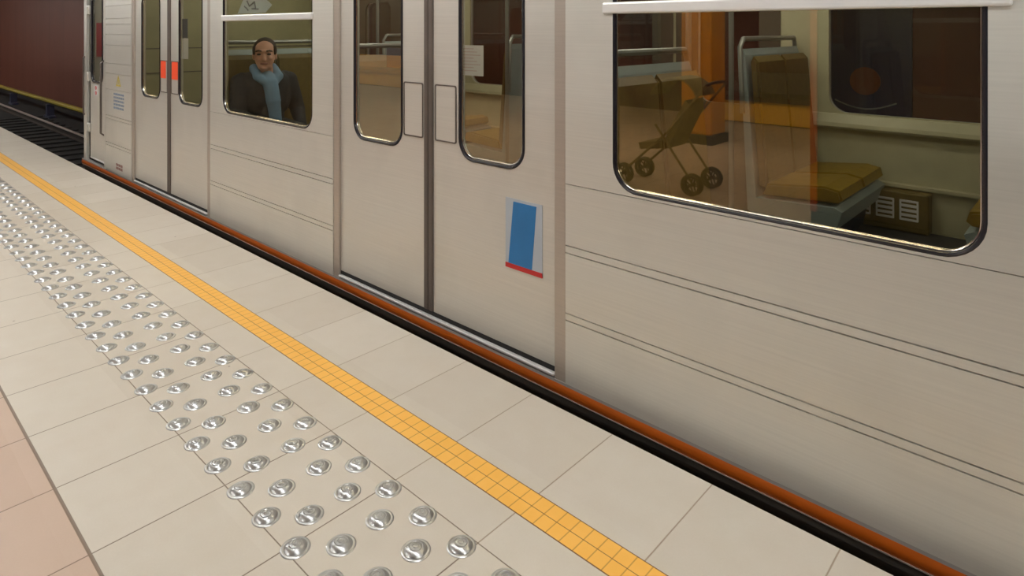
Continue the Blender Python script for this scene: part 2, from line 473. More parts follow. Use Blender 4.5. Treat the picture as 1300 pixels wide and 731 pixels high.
bm = bmesh.new(); extrude_x(bm, [(4.82, ZT - .12), (4.88, ZT - .12), (4.88, ZT - .05), (4.82, ZT - .05)], XL, XR)
link_mesh('conductor_rail', bm, M_RUST, tr)
M_BRK = mat('blue_grey_bracket', (60, 62, 84), .5, 0, .1)
for i in range(6):
    x = -13.0 - 4.95 * i
    bm = bmesh.new()
    extrude_y(bm, [(x - .3, Z_TRACK + .003), (x + .3, Z_TRACK + .003), (x + .3, Z_TRACK + .06), (x + .09, Z_TRACK + .07), (x + .07, ZT - .12), (x - .07, ZT - .12), (x - .09, Z_TRACK + .07), (x - .3, Z_TRACK + .06)], 4.76, 4.94)
    link_mesh('rail_bracket', bm, M_BRK, tr)

# ------------------------------------------------------------------ the metro car
YT = 2.2           # platform side skin
YF = 4.88          # far side skin
X_FRONT, X_END = -8.93, 3.6
ZTOP = 2.42
train = thing('metro_train', 'stainless steel metro train passing the platform with orange strip along its floor line', 'train', (-3, 3.54, ZR))
DOORS = [(-7.145, -6.24, -5.372), (-3.485, -2.638, -1.765), (.13, .98, 1.85)]
WINS = [(-5.09, -3.775), (-1.475, -.258), (2.2, 3.4)]
BAYS = [(-5.372, -3.485), (-1.765, .13), (1.85, X_END)]
ZSILL = .885
UP = (.575, .607); LO = (.288, .318)

def groove_profile(zs, z0, z1, y=YT, depth=.010, w=.005, th=.03):
    pr = [(y, z0)]
    for z in sorted(zs):
        pr += [(y, z - w / 2), (y + depth, z - w / 2 + .001), (y + depth, z + w / 2 - .001), (y, z + w / 2)]
    pr += [(y, z1), (y + th, z1), (y + th, z0)]
    return pr

def gasket(name, x0, x1, z0, z1, r, y, rad, m, parent):
    pts = [(p[0], y, p[1]) for p in rrect(x0, x1, z0, z1, r, 8)]
    return tube_obj(name, m, parent, pts, rad, 8, True)

def pane(name, x0, x1, z0, z1, r, y, parent, m=None):
    bm = bmesh.new(); vs = [bm.verts.new((p[0], y, p[1])) for p in rrect(x0, x1, z0, z1, r, 8)]
    bm.faces.new(vs); return link_mesh(name, bm, m or M_GLASS, parent)

for (a, b), (w0, w1) in zip(BAYS, WINS):
    bm = bmesh.new(); extrude_x(bm, groove_profile(UP + LO, .016, ZSILL - .017), a + .045, b - .045)
    link_mesh('side_panel', bm, M_STEEL, train)
    bm = bmesh.new(); plate(bm, rrect(a + .045, b - .045, ZSILL - .014, ZTOP, 0), [rrect(w0, w1, ZSILL, 1.98, .11)], YT, YT + .03)
    link_mesh('window_panel', bm, M_STEEL, train)
    wf = gasket('window_frame', w0, w1, ZSILL, 1.98, .11, YT + .006, .008, M_GASKET, train)
    gasket('window_bead', w0 + .010, w1 - .010, ZSILL + .010, 1.970, .10, YT + .010, .0035, M_CHROME, wf)
    pane('window_pane', w0, w1, ZSILL, 1.615, (.0, .0, .0, .0), YT + .016, wf)
    pane('window_pane', w0, w1, 1.615, 1.98, (.0, .0, .0, .0), YT + .020, wf)
    bm = bmesh.new(); box(bm, w0 - .05 if w0 > -2 and w0 < -1 else w0 - .012, w1 + (.06 if -2 < w0 < -1 else .012), YT - .012, YT + .028, 1.592, 1.638, .008)
    link_mesh('window_transom', bm, M_ALU, wf)
    bm = bmesh.new(); plate(bm, rrect(a, b, .03, 2.2, 0), [rrect(w0 - .02, w1 + .02, ZSILL - .03, 2.0, .1)], YT + .034, YT + .052)
    link_mesh('inner_lining', bm, M_CREAM, train)

# blank inner lining keeps the space behind the grooves dark
for (a, c, b) in DOORS:
    for k, (x0, x1, fr) in enumerate(((a, c, 'L'), (c, b, 'R'))):
        yl = YT + .018
        xi0 = x0 + (.012 if k == 0 else .036); xi1 = x1 - (.036 if k == 0 else .012)
        if k == 0: w0, w1 = x0 + .165, x1 - .232
        else: w0, w1 = x0 + .232, x1 - .165 - (.05 if c > -3 and c < 0 else -.01)
        if c == -2.638 and k == 1: w0, w1 = -2.402, -1.975
        if c == -2.638 and k == 0: w0, w1 = -3.325, -2.868
        if c == -6.24 and k == 0: w0, w1 = -6.95, -6.47
        if c == -6.24 and k == 1: w0, w1 = -6.015, -5.525
        bm = bmesh.new(); plate(bm, rrect(xi0, xi1, .058, 2.02, 0), [rrect(w0, w1, ZSILL, 1.86, .10)], yl, yl + .035)
        leaf = link_mesh('door_leaf', bm, M_STEEL_D, train)
        wf = gasket('door_window_frame', w0, w1, ZSILL, 1.86, .10, yl + .004, .010, M_GASKET, leaf)
        pane('door_pane', w0, w1, ZSILL, 1.86, .10, yl + .014, leaf)
        gasket('window_bead', w0 + .012, w1 - .012, ZSILL + .012, 1.848, .09, yl + .008, .004, M_CHROME, leaf)
        bm = bmesh.new(); 
        if k == 0: box(bm, x1 - .036, x1 - .001, yl - .010, yl + .04, .058, 2.02, .008)
        else: box(bm, x0 + .001, x0 + .036, yl - .010, yl + .04, .058, 2.02, .008)
        link_mesh('door_seal', bm, M_SEAL, leaf)
        # grip plate next to the closing edge, outlined by a dark lip
        g0, g1 = (x1 - .212, x1 - .048) if k == 0 else (x0 + .048, x0 + .212)
        bm = bmesh.new(); plate(bm, rrect(g0, g1, .952, 1.245, .012, 4), [rrect(g0 + .007, g1 - .007, .959, 1.238, .008, 4)], yl - .004, yl)
        link_mesh('grip_rim', bm, M_SEAL, leaf)
        bm = bmesh.new(); plate(bm, rrect(g0 + .007, g1 - .007, .959, 1.238, .008, 4), [], yl - .0015, yl)
        link_mesh('grip_plate', bm, M_STEEL_D, leaf)
        if c == -6.24:
            s0, s1 = (-6.452, -6.322) if k == 0 else (-6.178, -6.04)
            bm = bmesh.new(); plate(bm, rrect(s0, s1, 1.082, 1.24, .01, 4), [], yl - .0035, yl - .0016)
            o = link_mesh('door_sticker', bm, M_STK_OR, leaf); o['label'] = 'bright orange-red sticker'
        if c == -2.638 and k == 1:
            bm = bmesh.new(); box(bm, -2.462, -2.252, yl + .016, yl + .018, 1.300, 1.450)
            nt_ = link_mesh('paper_notice', bm, M_WHITE, leaf); nt_['label'] = 'white paper notice on the glass'
            bm = bmesh.new()
            for i in range(8):
                z = 1.435 - i * .0155; wd = .15 + .04 * ((i * 7) % 3 - 1) * .6
                box(bm, -2.445, -2.445 + wd, yl + .0148, yl + .0162, z - .0045, z)
            link_mesh('notice_print', bm, mat('pink_print', (206, 188, 190), .6), nt_)
        if c == -2.638 and k == 0:
            bm = bmesh.new(); box(bm, -3.03, -2.85, yl + .016, yl + .018, 1.315, 1.425)
            link_mesh('paper_notice', bm, M_DARKNOTE, leaf)['label'] = 'grey notice on the glass'
        if c == -6.24 and k == 1:
            bm = bmesh.new(); box(bm, -6.0, -5.86, yl + .016, yl + .018, 1.27, 1.45)
            link_mesh('paper_notice', bm, M_WHITE, leaf)['label'] = 'white paper notice on the glass'
            bm = bmesh.new(); box(bm, -6.0, -5.88, yl + .019, yl + .021, 1.45, 1.62)
            link_mesh('dark_notice', bm, M_DARKNOTE, leaf)
        if c == -2.638 and k == 1:
            # leaflet stuck on the leaf: pale sides, blue middle, red foot
            bm = bmesh.new(); plate(bm, rrect(-2.085, -1.862, .432, .748, 0), [], yl - .0030, yl - .0005)
            st = link_mesh('blue_sticker', bm, M_PALEBL, leaf); st['label'] = 'blue and white sticker with red foot'
            bm = bmesh.new(); plate(bm, [(-2.066, .446), (-1.922, .446), (-1.895, .735), (-2.035, .735)], [], yl - .0042, yl - .0030); link_mesh('sticker_field', bm, M_BLUE, st)
            bm = bmesh.new(); plate(bm, rrect(-2.085, -1.862, .424, .446, 0), [], yl - .0042, yl - .0005); link_mesh('sticker_foot', bm, M_RED, st)
    # jambs, header, sill of the doorway
    for x0, x1 in ((a - .045, a + .018), (b - .018, b + .045)):
        bm = bmesh.new(); box(bm, x0, x1, YT + .003, YT + .055, .012, ZTOP, .004); link_mesh('door_jamb', bm, M_JAMB, train)
    bm = bmesh.new(); box(bm, a + .010, b - .010, YT, YT + .055, 2.03, ZTOP); link_mesh('door_header', bm, M_STEEL, train)
    bm = bmesh.new(); box(bm, a + .02, b - .02, YT - .003, YT + .03, .023, .036, .004); link_mesh('door_sill', bm, M_SILL, train)
    bm = bmesh.new(); box(bm, a + .02, b - .02, YT + .016, YT + .06, .012, .058); link_mesh('sill_gap', bm, M_BLACK, train)

# lower skirt, orange rubbing strip, underframe
bm = bmesh.new(); extrude_x(bm, [(YT, .004), (YT, .016), (YT + .05, .016), (YT + .05, .004)], X_FRONT + .02, X_END)
link_mesh('skirt_band', bm, M_SKIRT, train)
pr = [(YT - .005 * math.sin(PI * i / 10), .004 - .046 * i / 10) for i in range(11)] + [(YT + .05, -.042), (YT + .05, .004)]
bm = bmesh.new(); extrude_x(bm, pr, X_FRONT + .03, X_END)
o = link_mesh('rubbing_strip', bm, M_ORANGE, train, smooth=50); o['label'] = 'dark orange strip along the floor line'
bm = bmesh.new(); extrude_x(bm, [(YT - .003, -.0455), (YT - .003, -.0425), (YT + .05, -.0425), (YT + .05, -.0455)], X_FRONT + .03, X_END)
link_mesh('strip_lip', bm, M_JAMB, train)
bm = bmesh.new(); extrude_x(bm, [(YT + .001, -.046), (YT + .001, -.072), (YT + .022, -.078), (YT + .02, -.16), (YT + .05, -.42), (YF - .05, -.42), (YF - .02, -.16), (YF, -.075)], X_FRONT + .05, X_END)
link_mesh('underframe', bm, M_UNDER, train)
# floor, roof, ceiling, far side
box_obj('car_floor', M_CARFLOOR, train, X_FRONT + .1, X_END, YT + .055, YF - .055, -.02, .03)
def roof_profile(d):
    pts = []
    for i in range(17):
        a = PI * i / 16
        pts.append(((YT + YF) / 2 - ((YF - YT) / 2 - d) * (abs(math.cos(a)) ** .55) * (1 if a < PI / 2 else -1), ZTOP + (.42 - d) * (math.sin(a) ** .6)))
    return pts
bm = bmesh.new(); o_ = roof_profile(0); i_ = roof_profile(.03)
extrude_x(bm, o_ + i_[::-1], X_FRONT + .03, X_END)
link_mesh('roof', bm, mat('roof_grey', (150, 145, 138), .5, .2), train, smooth=40)
box_obj('car_ceiling', mat('car_ceiling_white', (196, 192, 172), .5), train, X_FRONT + .95, X_END, YT + .06, YF - .06, 2.28, 2.32)
M_LAMP = mat('fluorescent_diffuser', (255, 250, 235), .5, emit=(255, 248, 232), emit_s=8.5)
for x in (-7.0, -4.4, -1.8, .8):
    for y in (3.1, 3.98):
        box_obj('ceiling_lamp', M_LAMP, train, x - .6, x + .6, y - .06, y + .06, 2.245, 2.282, .008)

far_holes = []
for (w0, w1) in WINS: far_holes.append(rrect(w0 + .02, w1 - .02, .955, 1.95, .12))
for (a, c, b) in DOORS:
    far_holes.append(rrect(a + .17, c - .2, .955, 1.86, .1)); far_holes.append(rrect(c + .2, b - .17, .955, 1.86, .1))
bm = bmesh.new(); plate(bm, rrect(X_FRONT + .1, X_END, -.02, ZTOP, 0), far_holes, YF - .03, YF)
link_mesh('far_side', bm, M_STEEL, train)
bm = bmesh.new(); plate(bm, rrect(X_FRONT + .95, X_END, .03, 2.28, 0), far_holes, YF - .052, YF - .034)
link_mesh('far_lining', bm, M_CREAM, train)
for (a, c, b) in DOORS:
    for x0, x1 in ((a + .02, c - .015), (c + .015, b - .02)):
        h0, h1 = (a + .17, c - .2) if x0 < c else (c + .2, b - .17)
        bm = bmesh.new(); plate(bm, rrect(x0, x1, .05, 2.0, .01, 3), [rrect(h0 + .005, h1 - .005, .96, 1.855, .1)], YF - .064, YF - .053)
        link_mesh('far_door_leaf', bm, mat('dark_door_lining', (84, 76, 62), .45, .1, .1), train)
for h in far_holes:
    bm = bmesh.new(); bm.faces.new([bm.verts.new((p[0], YF - .018, p[1])) for p in h]); link_mesh('far_pane', bm, M_GLASS_FAR, train)
for (w0, w1), (a, b) in zip(WINS, BAYS):
    bm = bmesh.new(); extrude_x(bm, [(YF - .055, .845), (YF - .095, .850), (YF - .105, .865), (YF - .100, .89), (YF - .07, .945), (YF - .055, .95)], a + .02, b - .02)
    link_mesh('window_ledge', bm, M_CREAM, train)
    bm = bmesh.new(); extrude_x(bm, [(YF - .055, .50), (YF - .085, .505), (YF - .085, .525), (YF - .055, .53)], a + .02, b - .02)
    link_mesh('lower_ledge', bm, M_CREAM, train)
    box_obj('seat_plinth', mat('dark_grey_plinth', (58, 58, 60), .6, 0, .15), train, a + .1, b - .1, 3.86, YF - .055, .03, .24, .01)
    box_obj('seat_plinth', MATS['dark_grey_plinth'], train, a + .1, b - .1, YT + .055, 3.2, .03, .115, .004)

# cab end: bulkhead, front, cab door
bm = bmesh.new(); plate(bm, rrect(YT + .055, YF - .055, .03, 2.28, 0), [], X_FRONT + .82, X_FRONT + .86, axis='x')
bk = link_mesh('cab_bulkhead', bm, M_OLIVE, train)
bm = bmesh.new()
for z in (.62, 1.02, 1.30): box(bm, X_FRONT + .861, X_FRONT + .866, YT + .06, YF - .06, z, z + .012)
link_mesh('bulkhead_trim', bm, M_SEAL, bk)
bm = bmesh.new(); plate(bm, rrect(YT + .12, YF - .12, -.07, ZTOP, 0), [rrect(YT + .35, 3.45, 1.0, 2.1, .08), rrect(3.63, YF - .35, 1.0, 2.1, .08)], X_FRONT, X_FRONT + .04, axis='x')
fp = link_mesh('front_panel', bm, M_STEEL, train)
for y0, y1 in ((YT + .35, 3.45), (3.63, YF - .35)):
    bm = bmesh.new(); bm.faces.new([bm.verts.new((X_FRONT + .02, p[0], p[1])) for p in rrect(y0, y1, 1.0, 2.1, .08)]); link_mesh('windscreen', bm, M_GLASS, fp)
# rounded front corner posts
def corner(y_s, sgn):
    pr = [(X_FRONT + .12 - .12 * math.cos(a), y_s + sgn * (.12 - .12 * math.sin(a))) for a in [PI / 2 * i / 8 for i in range(9)]]
    pr_in = [(X_FRONT + .12 - .09 * math.cos(a), y_s + sgn * (.12 - .09 * math.sin(a))) for a in [PI / 2 * i / 8 for i in range(9)]]
    bm = bmesh.new(); loop = pr + [(X_FRONT + .205, y_s), (X_FRONT + .205, y_s + sgn * .03)] + pr_in[::-1]
    a = [bm.verts.new((p[0], p[1], .012)) for p in loop]; b = [bm.verts.new((p[0], p[1], ZTOP)) for p in loop]
    n = len(loop)
    for i in range(n): bm.faces.new((a[i], a[(i + 1) % n], b[(i + 1) % n], b[i]))
    for vs in (a, b):
        for t in tessellate_polygon([[Vector((v.co.x, v.co.y, 0)) for v in vs]]):
            try: bm.faces.new([vs[i] for i in t])
            except ValueError: pass
    return link_mesh('corner_post', bm, M_STEEL, train, smooth=40)
corner(YT, 1); corner(YF, -1)
cy = YT + .022
bm = bmesh.new(); plate(bm, rrect(-8.725, -8.068, .03, 2.1, 0), [rrect(-8.60, -8.195, .93, 1.95, .08)], YT + .045, YT + .06); link_mesh('cab_door_recess', bm, M_BLACK, train)
bm = bmesh.new(); plate(bm, rrect(-8.655, -8.105, .06, 2.06, .02, 4), [rrect(-8.60, -8.195, .93, 1.95, .09)], cy, cy + .022)
cd = link_mesh('cab_door', bm, M_STEEL_D, train)
gasket('cab_window_frame', -8.60, -8.195, .93, 1.95, .09, cy + .002, .013, M_GASKET, cd)
pane('cab_pane', -8.60, -8.195, .93, 1.95, .09, cy + .005, cd, M_GLASS_FAR)
bm = bmesh.new(); box(bm, -8.64, -8.12, cy - .006, cy + .006, .052, .068, .003); link_mesh('kick_strip', bm, M_ALU, cd)
for z in (.40, .985, 1.75):
    bm = bmesh.new(); box(bm, -8.735, -8.63, cy - .022, cy - .002, z - .05, z + .05, .004); box(bm, -8.70, -8.66, cy - .034, cy - .006, z - .045, z + .045, .01)
    link_mesh('cab_hinge', bm, M_STEEL, cd)
bm = bmesh.new(); plate(bm, rrect(-8.50, -8.37, .775, .90, .006, 3), [], cy - .003, cy)
cs = link_mesh('cab_sticker', bm, M_WHITE, cd); cs['label'] = 'small white sticker with red pictograms'
bm = bmesh.new()
for z in (.81, .868):
    plate(bm, [(-8.435 + .022 * math.cos(2 * PI * i / 12) * 1.3, z + .022 * math.sin(2 * PI * i / 12)) for i in range(12)], [[(-8.435 + .012 * math.cos(2 * PI * i / 12) * 1.3, z + .012 * math.sin(2 * PI * i / 12)) for i in range(12)]], cy - .0045, cy - .003)
    box(bm, -8.462, -8.408, cy - .0045, cy - .003, z - .003, z + .003)
link_mesh('pictogram', bm, M_RED, cs)
# red panel and grey box inside the cab, seen through its window
box_obj('cab_cabinet', mat('cab_grey', (150, 146, 130), .5), train, -8.59, -8.205, YT + .046, YT + .07, .94, 1.94)
box_obj('cab_red_panel', M_REDPANEL, train, -8.50, -8.22, YT + .041, YT + .0455, 1.22, 1.60)
# ribbed sheet between cab door and first passenger door
ribs = [1.775, 1.64, 1.58, 1.475, 1.36, 1.167, 1.06, .89]
bm = bmesh.new(); extrude_x(bm, groove_profile(list(UP) + list(LO) + ribs + [1.9, 2.02, 2.15], .012, ZTOP, w=.006), -8.02, DOORS[0][0] - .045)
rb = link_mesh('ribbed_panel', bm, M_STEEL, train)
bm = bmesh.new(); box(bm, -8.068, -8.02, YT - .002, YT + .05, .012, ZTOP, .004); link_mesh('cab_jamb', bm, M_STEEL, train)
tube_obj('grab_rail', M_SEAL, train, [(-8.075, YT + .02, .36), (-8.075, YT - .03, .40), (-8.075, YT - .03, 1.16), (-8.075, YT + .02, 1.20)], .011, 8)
tube_obj('grab_rail', M_SEAL, train, [(-8.79, YT + .03, .52), (-8.79, YT - .014, .55), (-8.79, YT - .014, 1.20), (-8.79, YT + .03, 1.23)], .009, 8)
# marks on the ribbed sheet
def tri(cx, z0, z1, hw): return [(cx - hw, z0), (cx + hw, z0), (cx, z1)]
bm = bmesh.new(); plate(bm, tri(-7.59, .935, 1.05, .075), [tri(-7.59, .952, 1.020, .045)], YT - .002, YT)
plate(bm, [(-7.60, .958), (-7.58, .958), (-7.585, 1.0), (-7.595, 1.0)], [], YT - .002, YT)
link_mesh('warning_triangle', bm, M_YEL, rb)['label'] = 'small yellow warning triangle'
bm = bmesh.new()
for i in range(5):
    z = .86 - i * .036
    x = -7.74
    while x < -7.43:
        w = random.uniform(.03, .07); box(bm, x, min(x + w, -7.42), YT - .002, YT, z - .02, z); x += w + .014
link_mesh('blue_lettering', bm, M_BLUEINK, rb)['label'] = 'faded blue lettering'
bm = bmesh.new()
for z in (.07, .105):
    for i in range(5): box(bm, -7.66 + i * .042, -7.66 + i * .042 + .03, YT - .002, YT, z, z + .026)
link_mesh('red_lettering', bm, M_REDINK, rb)['label'] = 'faded red lettering'

# ------------------------------------------------------------------ seats and rails in the car
def seat(xb, face, y0, y1, z0, cush, hb=1.25):
    """double seat, back at xb, facing +x (face=1) or -x"""
    s = face
    root = None
    bm = bmesh.new()
    pr = [(xb, z0 + .30), (xb - s * .03, z0 + .32), (xb - s * .075, z0 + hb), (xb - s * .06, z0 + hb + .04), (xb - s * .045, z0 + hb), (xb + s * .02, z0 + .40), (xb + s * .46, z0 + .42), (xb + s * .50, z0 + .40), (xb + s * .47, z0 + .30)]
    extrude_y(bm, pr, y0, y1)
    root = link_mesh('train_seat', bm, M_SHELL, train)
    for a, b in ((y0 + .02, (y0 + y1) / 2 - .008), ((y0 + y1) / 2 + .008, y1 - .02)):
        bm = bmesh.new(); extrude_y(bm, [(xb + s * .03, z0 + .47), (xb - s * .022, z0 + hb - .04), (xb - s * .005, z0 + hb - .005), (xb + s * .025, z0 + hb - .04), (xb + s * .085, z0 + .50), (xb + s * .07, z0 + .46)], a, b, 0, True)
        bmesh.ops.bevel(bm, geom=[e for e in bm.edges if abs(e.verts[0].co.y - e.verts[1].co.y) < .001], offset=.012, segments=2, affect='EDGES')
        link_mesh('seat_back', bm, M_SEATB, root)
        bm = bmesh.new(); extrude_y(bm, [(xb + s * .05, z0 + .42), (xb + s * .47, z0 + .44), (xb + s * .495, z0 + .46), (xb + s * .48, z0 + .51), (xb + s * .40, z0 + .525), (xb + s * .08, z0 + .49)], a, b, 0, True)
        bmesh.ops.bevel(bm, geom=[e for e in bm.edges if abs(e.verts[0].co.y - e.verts[1].co.y) < .001], offset=.012, segments=2, affect='EDGES')
        link_mesh('seat_cushion', bm, cush, root)
    bm = bmesh.new(); extrude_y(bm, [(xb + s * .0, z0 + .02), (xb + s * .36, z0 + .02), (xb + s * .42, z0 + .30), (xb + s * .01, z0 + .30)], y0 + .03, y1 - .03)
    link_mesh('seat_base', bm, M_NAVY, root)
    tube_obj('seat_rail', M_DULL, root, [(xb - s * .06, y0, z0 + .9), (xb - s * .075, y0 - .005, z0 + hb + .05), (xb - s * .07, y0 + .03, z0 + hb + .10), (xb - s * .07, y1 - .03, z0 + hb + .10), (xb - s * .075, y1 + .005, z0 + hb + .05), (xb - s * .06, y1, z0 + .9)], .016, 8)
    return root

for (a, b) in BAYS[:2]:
    for xb, fc in ((a + .17, 1), (b - .17, -1)):
        seat(xb - (.07 if fc > 0 and xb < -4 else 0), fc, YT + .075, 3.18, .10, M_SEATC, 1.22)
        seat(xb, fc, 3.86, YF - .10, .12, M_SEATC)
# heater box under the far window ledge; white slats imitate stripes reflected in glass
hb = box_obj('heater_box', M_SEATB, train, -1.30, -.84, YF - .16, YF - .057, .245, .495, .01)
for i in range(3):
    bm = bmesh.new(); plate(bm, rrect(-1.27 + .135 * i, -1.165 + .135 * i, .32, .45, .004, 2), [rrect(-1.26 + .135 * i, -1.175 + .135 * i, .333 + .03 * k, .347 + .03 * k, .002, 2) for k in range(4)], YF - .164, YF - .160)
    link_mesh('reflected_stripes', bm, M_WHITE, hb)
# grab poles beside the doors
for x in (-5.30, -3.56, -1.70):
    for y in (3.26, 3.80):
        tube_obj('grab_pole', M_DULL, train, [(x, y, .03), (x, y, 2.28)], .016, 10)
tube_obj('ceiling_rail', M_CHROME, train, [(-7.9, 3.30, 1.93), (X_END, 3.30, 1.93)], .014, 8)

# tilted sheet behind the top light of the first window
bm = bmesh.new(); vs = [bm.verts.new(p) for p in ((-4.90, YT + .029, 1.648), (-4.46, YT + .029, 1.648), (-4.36, YT + .029, 1.70), (-4.70, YT + .029, 1.87))]
bm.faces.new(vs); r = bmesh.ops.extrude_face_region(bm, geom=bm.faces[:])
for v in [g for g in r['geom'] if isinstance(g, bmesh.types.BMVert)]: v.co.y += .002
ts = link_mesh('tilted_notice', bm, mat('pale_notice', (205, 212, 214), .6), train); ts['label'] = 'white sheet tilted behind the top pane'
bm = bmesh.new()
for i, (x0, z0, x1, z1) in enumerate(((-4.74, 1.74, -4.70, 1.70), (-4.70, 1.70, -4.62, 1.73), (-4.62, 1.73, -4.60, 1.68), (-4.66, 1.68, -4.56, 1.675), (-4.78, 1.70, -4.72, 1.67))):
    tube(bm, [(x0, YT + .027, z0), (x1, YT + .027, z1)], .005, 6)
link_mesh('scribble', bm, M_INK, ts)

# ------------------------------------------------------------------ seated passenger
def cap(bm, p, q, r0, r1, n=6):
    """tapered capsule"""
    p, q = Vector(p), Vector(q)
    for i in range(n + 1):
        t = i / n; c = p.lerp(q, t); r = (r0 + (r1 - r0) * t) * 1.05
        bmesh.ops.create_icosphere(bm, subdivisions=2, radius=r, matrix=Matrix.Translation(c))
def ell(bm, c, r, rot=None):
    m = Matrix.Translation(c)
    if rot: m = m @ rot
    bmesh.ops.create_icosphere(bm, subdivisions=3, radius=1.0, matrix=m @ Matrix.Diagonal((r[0] * 1.05, r[1] * 1.08, r[2] * 1.05, 1)))
def fuse(name, bm, m, parent, voxel=.008, smooth=4):
    """one closed surface round all the shapes"""
    me = bpy.data.meshes.new(name); bm.to_mesh(me); bm.free()
    o = bpy.data.objects.new(name, me); COL.objects.link(o)
    md = o.modifiers.new('r', 'REMESH'); md.mode = 'VOXEL'; md.voxel_size = voxel
    ms = o.modifiers.new('s', 'SMOOTH'); ms.iterations = smooth; ms.factor = .5
    dg = bpy.context.evaluated_depsgraph_get(); dg.update()
    me2 = bpy.data.meshes.new_from_object(o.evaluated_get(dg))
    o.modifiers.clear(); o.data = me2; bpy.data.meshes.remove(me)
    me2.name = name; me2.materials.clear(); me2.materials.append(m)
    for p in me2.polygons: p.use_smooth = True
    if parent: set_parent(o, parent)
    return o

PX, PY, PZ = -5.08, 2.535, .66       # pelvis
per = thing('person', 'seated man in dark jacket and light blue shirt looking out of the train window', 'person', (PX, PY, .12))
M_SKIN = mat('skin', (212, 162, 138), .5, 0, .05)
M_HAIR = mat('dark_hair', (44, 34, 30), .7, 0, .2, 60)
M_JACK = mat('dark_jacket', (30, 36, 46), .75, 0, .2, 30)
M_SHIRT = mat('light_blue_shirt', (118, 152, 182), .7, 0, .06)
M_TROU = mat('dark_trousers', (58, 54, 50), .8, 0, .1)
M_SHOE = mat('black_shoe', (24, 22, 22), .4)
MS, MZ, LIFT = 1.05, 1.582, .072           # a large man: his size about the crown of the head
def W(x, y, z): return (PX + MS * x, PY + MS * y, MZ + LIFT - (MZ - z) * MS)
HD = Vector(W(.06, -.03, 1.262))
HR = Matrix.Rotation(math.radians(-30), 4, 'Z')     # looks towards the platform
def H(x, y, z): return tuple(HD + MS * (HR @ Vector((x, y * 1.06, z))))
bm = bmesh.new()
# trunk, neck
cap(bm, W(0, 0, .68), W(0, 0, .9), .125, .12); cap(bm, W(0, -.06, .9), W(.0, -.09, 1.03), .10, .095); cap(bm, W(0, .06, .9), W(.0, .09, 1.03), .10, .095)
cap(bm, W(.0, -.15, 1.07), W(.0, .15, 1.07), .058, .058); cap(bm, W(.01, 0, 1.06), W(.04, -.015, 1.19), .062, .056)
# head
ell(bm, H(-.012, 0, .035), (.092, .076, .088), HR); ell(bm, H(.022, 0, -.02), (.072, .070, .085), HR)
ell(bm, H(.040, 0, -.080), (.048, .050, .034), HR); cap(bm, H(.088, 0, .012), H(.108, 0, -.028), .009, .015, 4)
ell(bm, H(.086, 0, .034), (.014, .052, .012), HR); ell(bm, H(.086, 0, -.060), (.012, .026, .009), HR); ell(bm, H(.08, 0, -.094), (.018, .022, .014), HR)
for s in (-1, 1):
    ell(bm, H(-.005, s * .077, -.005), (.020, .009, .032), HR); ell(bm, H(.066, s * .036, -.02), (.022, .022, .020), HR)
# arms: right forearm lies across the lap, left elbow by the window side
ARMS = {-1: [(0, -.20, 1.06), (.05, -.235, .82), (.25, -.10, .735), (.33, -.03, .725)], 1: [(0, .20, 1.06), (.03, .26, .82), (.25, .17, .72), (.33, .11, .71)]}
for s, j in ARMS.items():
    cap(bm, W(*j[0]), W(*j[1]), .050, .042); cap(bm, W(*j[1]), W(*j[2]), .040, .028, 7)
    wv = Vector(j[2]); hv = Vector(j[3]); d = (hv - wv).normalized(); sd = Vector((-d.y, d.x, 0))
    for o_y in (-.025, 0, .025):
        cap(bm, W(*(wv + sd * o_y * .5)), W(*(wv + d * .085 + sd * o_y)), .017, .015, 5)
    for fi, (o_y, L) in enumerate(((-.033, .062), (-.011, .075), (.011, .070), (.033, .055))):
        b0 = wv + d * .085 + sd * o_y; b1 = b0 + d * L * .5 + Vector((0, 0, .004)); b2 = b1 + d * L * .4 + Vector((0, 0, -.022))
        cap(bm, W(*b0), W(*b1), .0105, .0095, 4); cap(bm, W(*b1), W(*b2), .0095, .008, 4)
    t0 = wv + d * .02 - sd * s * .022; t1 = t0 + d * .045 - sd * s * .035; t2 = t1 + d * .03 - sd * s * .004
    cap(bm, W(*t0), W(*t1), .014, .012, 4); cap(bm, W(*t1), W(*t2), .011, .009, 4)
# legs
for s in (-1, 1):
    cap(bm, W(.0, s * .10, .68), W(.46, s * .13, .665), .088, .060, 8); cap(bm, W(.46, s * .13, .665), W(.44, s * .13, .22), .056, .040, 8)
    cap(bm, W(.44, s * .13, .19), W(.58, s * .14, .165), .040, .032, 5)
body = fuse('body', bm, M_SKIN, per, .0065, 3)
# clothes
bm = bmesh.new()
cap(bm, W(-.01, 0, .70), W(-.01, 0, .9), .155, .15); cap(bm, W(-.005, -.07, .9), W(-.01, -.10, 1.03), .13, .115); cap(bm, W(-.005, .07, .9), W(-.01, .10, 1.03), .13, .115)
cap(bm, W(-.01, -.17, 1.065), W(-.01, .17, 1.065), .074, .074)
for s, j in ARMS.items():
    cap(bm, W(*j[0]), W(*j[1]), .070, .062); cap(bm, W(*j[1]), W(*Vector(j[1]).lerp(Vector(j[2]), .93)), .060, .044, 7)
fuse('jacket', bm, M_JACK, per, .008, 4)
bm = bmesh.new()
for s in (-1, 1):
    cap(bm, W(-.02, s * .075, 1.16), W(.075, s * .085 - .01, 1.10), .040, .036); cap(bm, W(.075, s * .085 - .01, 1.10), W(.115, s * .02 - .01, 1.05), .038, .034)
cap(bm, W(.075, -.015, 1.10), W(.115, -.01, 1.03), .050, .058); cap(bm, W(.115, -.01, 1.05), W(.135, .0, .92), .055, .058); cap(bm, W(.135, .0, .92), W(.15, .02, .72), .055, .045)
fuse('shirt', bm, M_SHIRT, per, .008, 4)
bm = bmesh.new()
